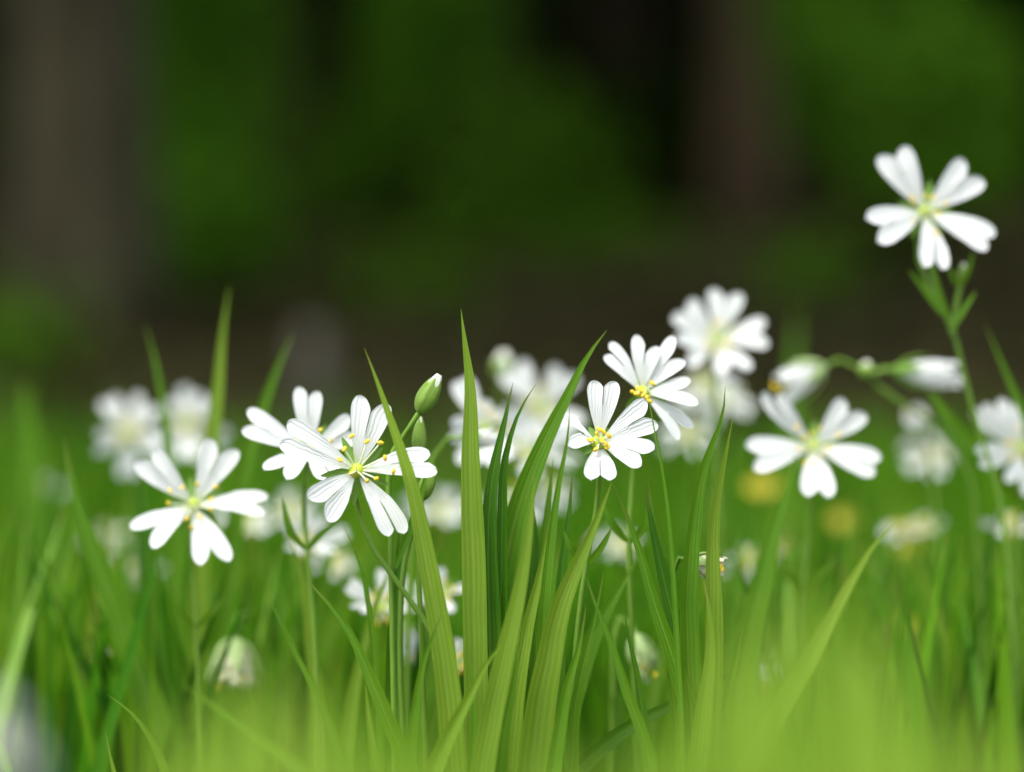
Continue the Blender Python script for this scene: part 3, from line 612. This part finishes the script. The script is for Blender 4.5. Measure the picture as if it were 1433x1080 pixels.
YEL = [
 (1070, 692, .80, 23, 'blurred yellow flower behind the broad dark blade'),
 (1178, 735, .84, 20, 'blurred yellow flower below the flower with a blade before its centre'),
 (1265, 772, .78, 24, 'blurred yellow flower near the tip of the slanting soft blade'),
 (1270, 885, .74, 24, 'dim yellow flower above the pale hanging withered flower'),
 (120, 985, .74, 30, 'blurred yellow flower at the foot of the broad curved blade'),
 (92, 1050, .72, 28, 'blurred yellow flower lowest in the corner grass'),
 (148, 900, .76, 26, 'blurred yellow flower under the faint pale flowers'),
]
for g in YEL: gen(*g, mat='yellow', name='yellow_flower', group='yellow flowers in the grass', hw=g[3] * .2, half=0.25, tilt=(random.uniform(-.3, .3), random.uniform(-.6, 0)), asp=.6)

# ------------------------------------------------------------------ grass blades that can be told apart
def blade(pts, W, d, label, mat='blade', fold=0.3, tw=(0.0, 0.0), d1=None, prof=blade_prof, wave=0.0):
    d1 = d if d1 is None else d1; n = len(pts)
    wp = [P(q[0], q[1], q[2] if len(q) > 2 else d + (d1 - d) * i / (n - 1)) for i, q in enumerate(pts)]
    tdir = unit(wp[-1] - wp[-2]); last = wp[-1]
    k = last[2] * 0.5; sl = float(np.clip(tdir[0] / max(-tdir[2], 0.15), -1.2, 1.2))
    nxt = last + np.array([sl * k * 0.7, 0.0, -k]); base = np.array([nxt[0] + sl * k * 0.35, nxt[1], -0.003])
    for q in wp[1:-1]: q += RT * random.uniform(-1, 1) * 2.2 * px2m(d)
    tw = (tw[0] + random.uniform(-.22, .22), tw[1] + random.uniform(-.22, .22))
    V, F, UV = strip(wp + [nxt, base], W * px2m(d), 56, fold=fold * random.uniform(.8, 1.7), twist=tw, prof=prof, wave=random.uniform(0.02, 0.07))
    o = mesh_obj('grass_blade', V, F, M[mat], loc=base + (0, 0, .003), uv=UV)
    return tag(o, label, 'grass blade', 'long grass blades')
def pf(a, b=0.45):          # taper reaching full width at share a of the whole length
    def f(s):
        q = min(1.0, s / a); q = math.sin(q * math.pi / 2) ** 0.95
        return max(q * (1 - b * max(0, (s - 0.55) / 0.45) ** 1.5), 0.012)
    return f
blade([(645, 432), (652, 475), (657, 530), (660, 640), (661, 780), (664, 930), (668, 1080)], 34, .600, 'tallest upright sharp blade, straight as a sword, with a pale midrib', 'blade_light', 0.35, prof=pf(.24))
blade([(510, 487), (528, 535), (546, 585), (572, 670), (598, 790), (620, 920), (636, 1080)], 36, .588, 'bowed sharp blade crossing the petals of the large sharp flower', 'blade_light', 0.35, prof=pf(.36), tw=(.5, 0))
blade([(849, 462), (822, 500), (795, 550), (758, 630), (722, 730), (702, 830), (694, 960), (692, 1080)], 52, .606, 'broad slanting dark blade whose tip leans toward the aside-turned flower', 'blade', 0.25, prof=pf(.40))
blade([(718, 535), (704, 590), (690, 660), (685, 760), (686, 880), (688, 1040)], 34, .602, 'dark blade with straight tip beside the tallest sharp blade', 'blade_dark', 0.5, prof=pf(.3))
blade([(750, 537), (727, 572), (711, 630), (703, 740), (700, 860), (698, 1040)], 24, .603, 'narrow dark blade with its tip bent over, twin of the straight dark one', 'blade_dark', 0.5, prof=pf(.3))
blade([(797, 567), (795, 610), (784, 675), (770, 770), (762, 880), (758, 1060)], 20, .594, 'narrow upright blade rising beside the petals of the sharpest flower', 'blade', 0.4, prof=pf(.3))
blade([(748, 662), (744, 730), (728, 830), (703, 940), (684, 1030), (672, 1100)], 34, .578, 'soft pale blade rising in front of the broad slanting dark blade', 'blade_light', 0.3, prof=pf(.3))
blade([(856, 674), (838, 718), (810, 785), (788, 840), (768, 930), (752, 1030), (745, 1100)], 50, .590, 'broad bright blade whose tip touches the lowest petal of the sharpest flower', 'blade_light', 0.45, prof=pf(.36))
blade([(857, 676), (873, 715), (893, 770), (915, 840), (940, 920), (962, 985), (985, 1080)], 27, .600, 'slim blade leaning down away from the sharpest flower', 'blade', 0.4, prof=pf(.3))
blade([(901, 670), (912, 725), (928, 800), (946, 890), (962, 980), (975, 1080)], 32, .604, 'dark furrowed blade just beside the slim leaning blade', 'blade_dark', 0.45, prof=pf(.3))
blade([(907, 668), (916, 720), (932, 780), (945, 840), (955, 960), (960, 1080)], 16, .608, 'narrow blade tip doubled behind the dark furrowed blade', 'blade', 0.4, prof=pf(.3))
blade([(905, 538), (914, 585), (926, 650), (936, 740), (942, 830), (950, 960), (955, 1080)], 8, .594, 'thread-thin stalk crossing in front of the aside-turned flower', 'blade', 0.3, prof=pf(.25))
blade([(1015, 540), (1009, 580), (988, 645), (970, 730), (962, 830), (966, 930), (972, 1060)], 30, .600, 'tall sharp blade with a nicked tip, taller of the twisted pair', 'blade', 0.4, prof=pf(.28), tw=(.6, -.2))
blade([(1026, 583), (1018, 630), (1003, 705), (994, 780), (998, 850), (995, 960), (990, 1080)], 32, .596, 'shorter blade of the twisted pair in front of the withered cream flower', 'blade_light', 0.4, prof=pf(.28), tw=(.5, 0))
blade([(984, 808), (990, 850), (992, 910), (984, 990), (974, 1090)], 33, .588, 'wide bright blade standing below the twisted pair', 'blade_light', 0.3, prof=pf(.3))
blade([(819, 803), (832, 840), (852, 895), (876, 960), (900, 1030), (915, 1090)], 21, .586, 'slim blade with a dry pale tip slanting below the sharpest flower', 'blade', 0.35, prof=pf(.3))
blade([(872, 846), (878, 890), (890, 945), (903, 1010), (915, 1080)], 20, .604, 'short dark blade in front of the hanging pod-like flower', 'blade_dark', 0.35, prof=pf(.3))
blade([(706, 898), (685, 925), (655, 975), (628, 1030), (604, 1085)], 40, .575, 'bright curved blade sweeping across the root of the tallest sharp blade', 'blade_light', 0.45, prof=pf(.35))
blade([(621, 850), (608, 880), (593, 930), (581, 1000), (572, 1085)], 27, .582, 'short sharp blade with hooked tip in front of the bowed blade', 'blade', 0.4, prof=pf(.35), tw=(.4, 0))
blade([(583, 842), (588, 880), (590, 930), (583, 1000), (578, 1085)], 9, .590, 'thin dark blade tip standing behind the hooked short blade', 'blade_dark', 0.4, prof=pf(.3))
blade([(425, 808), (455, 838), (485, 880), (515, 945), (545, 1010), (575, 1080)], 30, .590, 'arched sharp blade curving over toward the left above the soft green haze', 'blade', 0.4, prof=pf(.35))
blade([(366, 822), (388, 860), (412, 910), (440, 965), (475, 1050)], 19, .575, 'slim soft blade with a dry tip left of the arched sharp blade', 'blade', 0.4, prof=pf(.35))
blade([(510, 950), (516, 1000), (524, 1060), (530, 1100)], 26, .582, 'short pale broad blade between the arched blade and the hooked blade', 'blade_light', 0.3, prof=pf(.3))
blade([(820, 845), (812, 900), (795, 960), (780, 1030), (772, 1100)], 26, .586, 'narrow blade rising in the middle of the central tuft', 'blade', 0.4, prof=pf(.3))
blade([(893, 780), (868, 822), (836, 880), (808, 950), (785, 1030), (775, 1090)], 44, .618, 'broad shaded blade slanting behind the bright broad blade', 'blade', 0.3, prof=pf(.3))
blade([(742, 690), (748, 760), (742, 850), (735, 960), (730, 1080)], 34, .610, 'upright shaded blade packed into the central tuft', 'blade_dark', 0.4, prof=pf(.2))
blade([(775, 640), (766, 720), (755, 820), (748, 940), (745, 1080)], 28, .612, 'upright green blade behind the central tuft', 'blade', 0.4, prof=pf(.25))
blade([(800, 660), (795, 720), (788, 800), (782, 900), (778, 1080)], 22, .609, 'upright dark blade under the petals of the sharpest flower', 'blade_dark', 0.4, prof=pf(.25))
blade([(725, 880), (718, 950), (706, 1020), (700, 1090)], 24, .584, 'short blade at the front foot of the central tuft', 'blade', 0.35, prof=pf(.3))
blade([(1045, 934), (1000, 955), (940, 985), (870, 1025), (800, 1085)], 27, .612, 'dark blade lying almost flat across the foot of the twisted pair', 'blade_dark', 0.3, prof=pf(.25))
blade([(1252, 730), (1222, 762), (1190, 812), (1150, 885), (1105, 968), (1050, 1065)], 38, .568, 'long slanting soft blade alone in front of the yellow-green haze', 'near', 0.3, prof=pf(.3), tw=(.3, 0))
blade([(1113, 635), (1098, 690), (1080, 760), (1058, 850), (1042, 940), (1030, 1060)], 52, .638, 'broad dark soft blade rising to the centre of a white flower', 'blade', 0.25, prof=pf(.4))
blade([(1378, 452), (1396, 490), (1420, 545), (1445, 610), (1460, 760), (1465, 1000)], 20, .66, 'blurred blade leaning beside the forked stem of the topmost flower', 'blade', 0.3, prof=pf(.25))
blade([(90, 608), (103, 680), (126, 760), (160, 850), (195, 940), (222, 1030), (232, 1090)], 46, .648, 'broad curved soft blade sweeping down from a tip near the thick trunk', 'blade', 0.3, prof=pf(.4))
blade([(196, 640), (203, 740), (212, 840), (225, 940), (236, 1060)], 30, .655, 'upright soft blade under the wide split flower, beside the broad curved one', 'blade_dark', 0.4, prof=pf(.2))
blade([(321, 400), (314, 460), (304, 540), (293, 640), (283, 760), (276, 900), (272, 1060)], 26, .665, 'tallest soft blade, pale and upright, behind the wide split flower', 'blade_light', 0.3, prof=pf(.25))
blade([(202, 450), (216, 495), (228, 555), (238, 640), (246, 760), (250, 960)], 20, .672, 'bent soft blade standing between the twin blurred flowers', 'blade', 0.3, prof=pf(.28))
blade([(410, 464), (390, 515), (366, 580), (344, 650), (325, 760), (312, 900), (306, 1050)], 28, .672, 'soft slanting blade behind the half hidden flower', 'blade', 0.3, prof=pf(.28))
blade([(150, 972), (185, 1000), (215, 1040), (235, 1090)], 22, .60, 'short blade with a dry tip low beside the broad curved blade', 'blade', 0.3, prof=pf(.3))
blade([(147, 1020), (156, 1060), (165, 1100)], 16, .592, 'tiny upright blade tip lowest in the corner grass', 'blade_light', 0.3, prof=pf(.25))
blade([(38, 530), (36, 620), (40, 740), (46, 880), (52, 1040)], 50, .78, 'tall blurred broad blade near the frame edge below the thick trunk', 'blade', 0.3, prof=pf(.2))
blade([(72, 640), (75, 720), (80, 830), (86, 960)], 40, .76, 'blurred dark blade beside the tall blurred broad blade', 'blade_dark', 0.3, prof=pf(.2))
blade([(1116, 430), (1112, 500), (1106, 600), (1104, 760)], 26, .86, 'faint blurred upright blade above the nodding half-open flowers', 'blade', 0.3, prof=pf(.25))
blade([(470, 700), (455, 790), (442, 880), (436, 1000)], 36, .68, 'blurred broad blade under the large sharp flower', 'blade', 0.3, prof=pf(.3))
blade([(560, 720), (556, 800), (552, 900), (550, 1060)], 24, .612, 'upright dark blade below the large sharp flower', 'blade_dark', 0.4, prof=pf(.2))
blade([(330, 850), (305, 900), (270, 980), (240, 1060)], 26, .66, 'soft blade slanting under the bell-like withered flower', 'blade', 0.3, prof=pf(.3))
blade([(255, 955), (330, 1010), (400, 1060), (450, 1100)], 24, .55, 'hazy bluish blade slanting through the soft corner haze', 'blade', 0.3, prof=pf(.2))

blade([(770, 720), (758, 790), (738, 880), (722, 980), (712, 1090)], 30, .596, 'bright narrow blade slanting through the middle of the central tuft', 'blade_light', 0.4, prof=pf(.3))
blade([(812, 745), (800, 810), (785, 880), (770, 970), (765, 1090)], 24, .602, 'dark narrow blade hugging the edge of the broad bright blade', 'blade_dark', 0.4, prof=pf(.3))
blade([(690, 760), (694, 830), (700, 910), (702, 1000), (705, 1090)], 24, .606, 'dark upright blade low between the tallest sharp blade and the tuft', 'blade_dark', 0.4, prof=pf(.3))
blade([(845, 800), (835, 860), (818, 930), (806, 1000), (800, 1090)], 22, .598, 'green blade standing right of the broad bright blade', 'blade', 0.4, prof=pf(.3))
blade([(920, 815), (930, 870), (938, 940), (944, 1010), (948, 1090)], 20, .606, 'green blade low inside the fan of dark furrowed blades', 'blade', 0.4, prof=pf(.3))
blade([(1040, 870), (1030, 920), (1015, 980), (1005, 1080)], 22, .60, 'green blade rising just right of the wide bright blade', 'blade', 0.4, prof=pf(.3))
blade([(655, 900), (660, 950), (662, 1010), (660, 1090)], 20, .584, 'short green blade at the foot of the tallest sharp blade', 'blade', 0.4, prof=pf(.3))
blade([(480, 735), (505, 800), (520, 880), (528, 980), (530, 1080)], 16, .612, 'slim green blade leaning under the petals of the large sharp flower', 'blade', 0.4, prof=pf(.3))
blade([(400, 740), (420, 800), (432, 880), (440, 980), (445, 1080)], 22, .64, 'soft leaning blade below the half hidden flower', 'blade_light', 0.4, prof=pf(.3))
blade([(560, 770), (530, 830), (505, 910), (490, 1000), (482, 1090)], 22, .63, 'soft blade crossing behind the stem of the large sharp flower', 'blade_light', 0.4, prof=pf(.3))
blade([(150, 720), (140, 800), (120, 900), (95, 1000), (80, 1090)], 30, .68, 'pale soft blade crossing behind the broad curved blade', 'blade_light', 0.3, prof=pf(.3))
blade([(1290, 790), (1310, 850), (1330, 930), (1345, 1030)], 26, .67, 'blurred leaning blade low beneath the arching stem', 'blade_light', 0.3, prof=pf(.3))
blade([(1400, 700), (1380, 790), (1365, 890), (1355, 1010)], 28, .68, 'blurred dark blade near the frame edge below the cut-off flower', 'blade_dark', 0.3, prof=pf(.3))
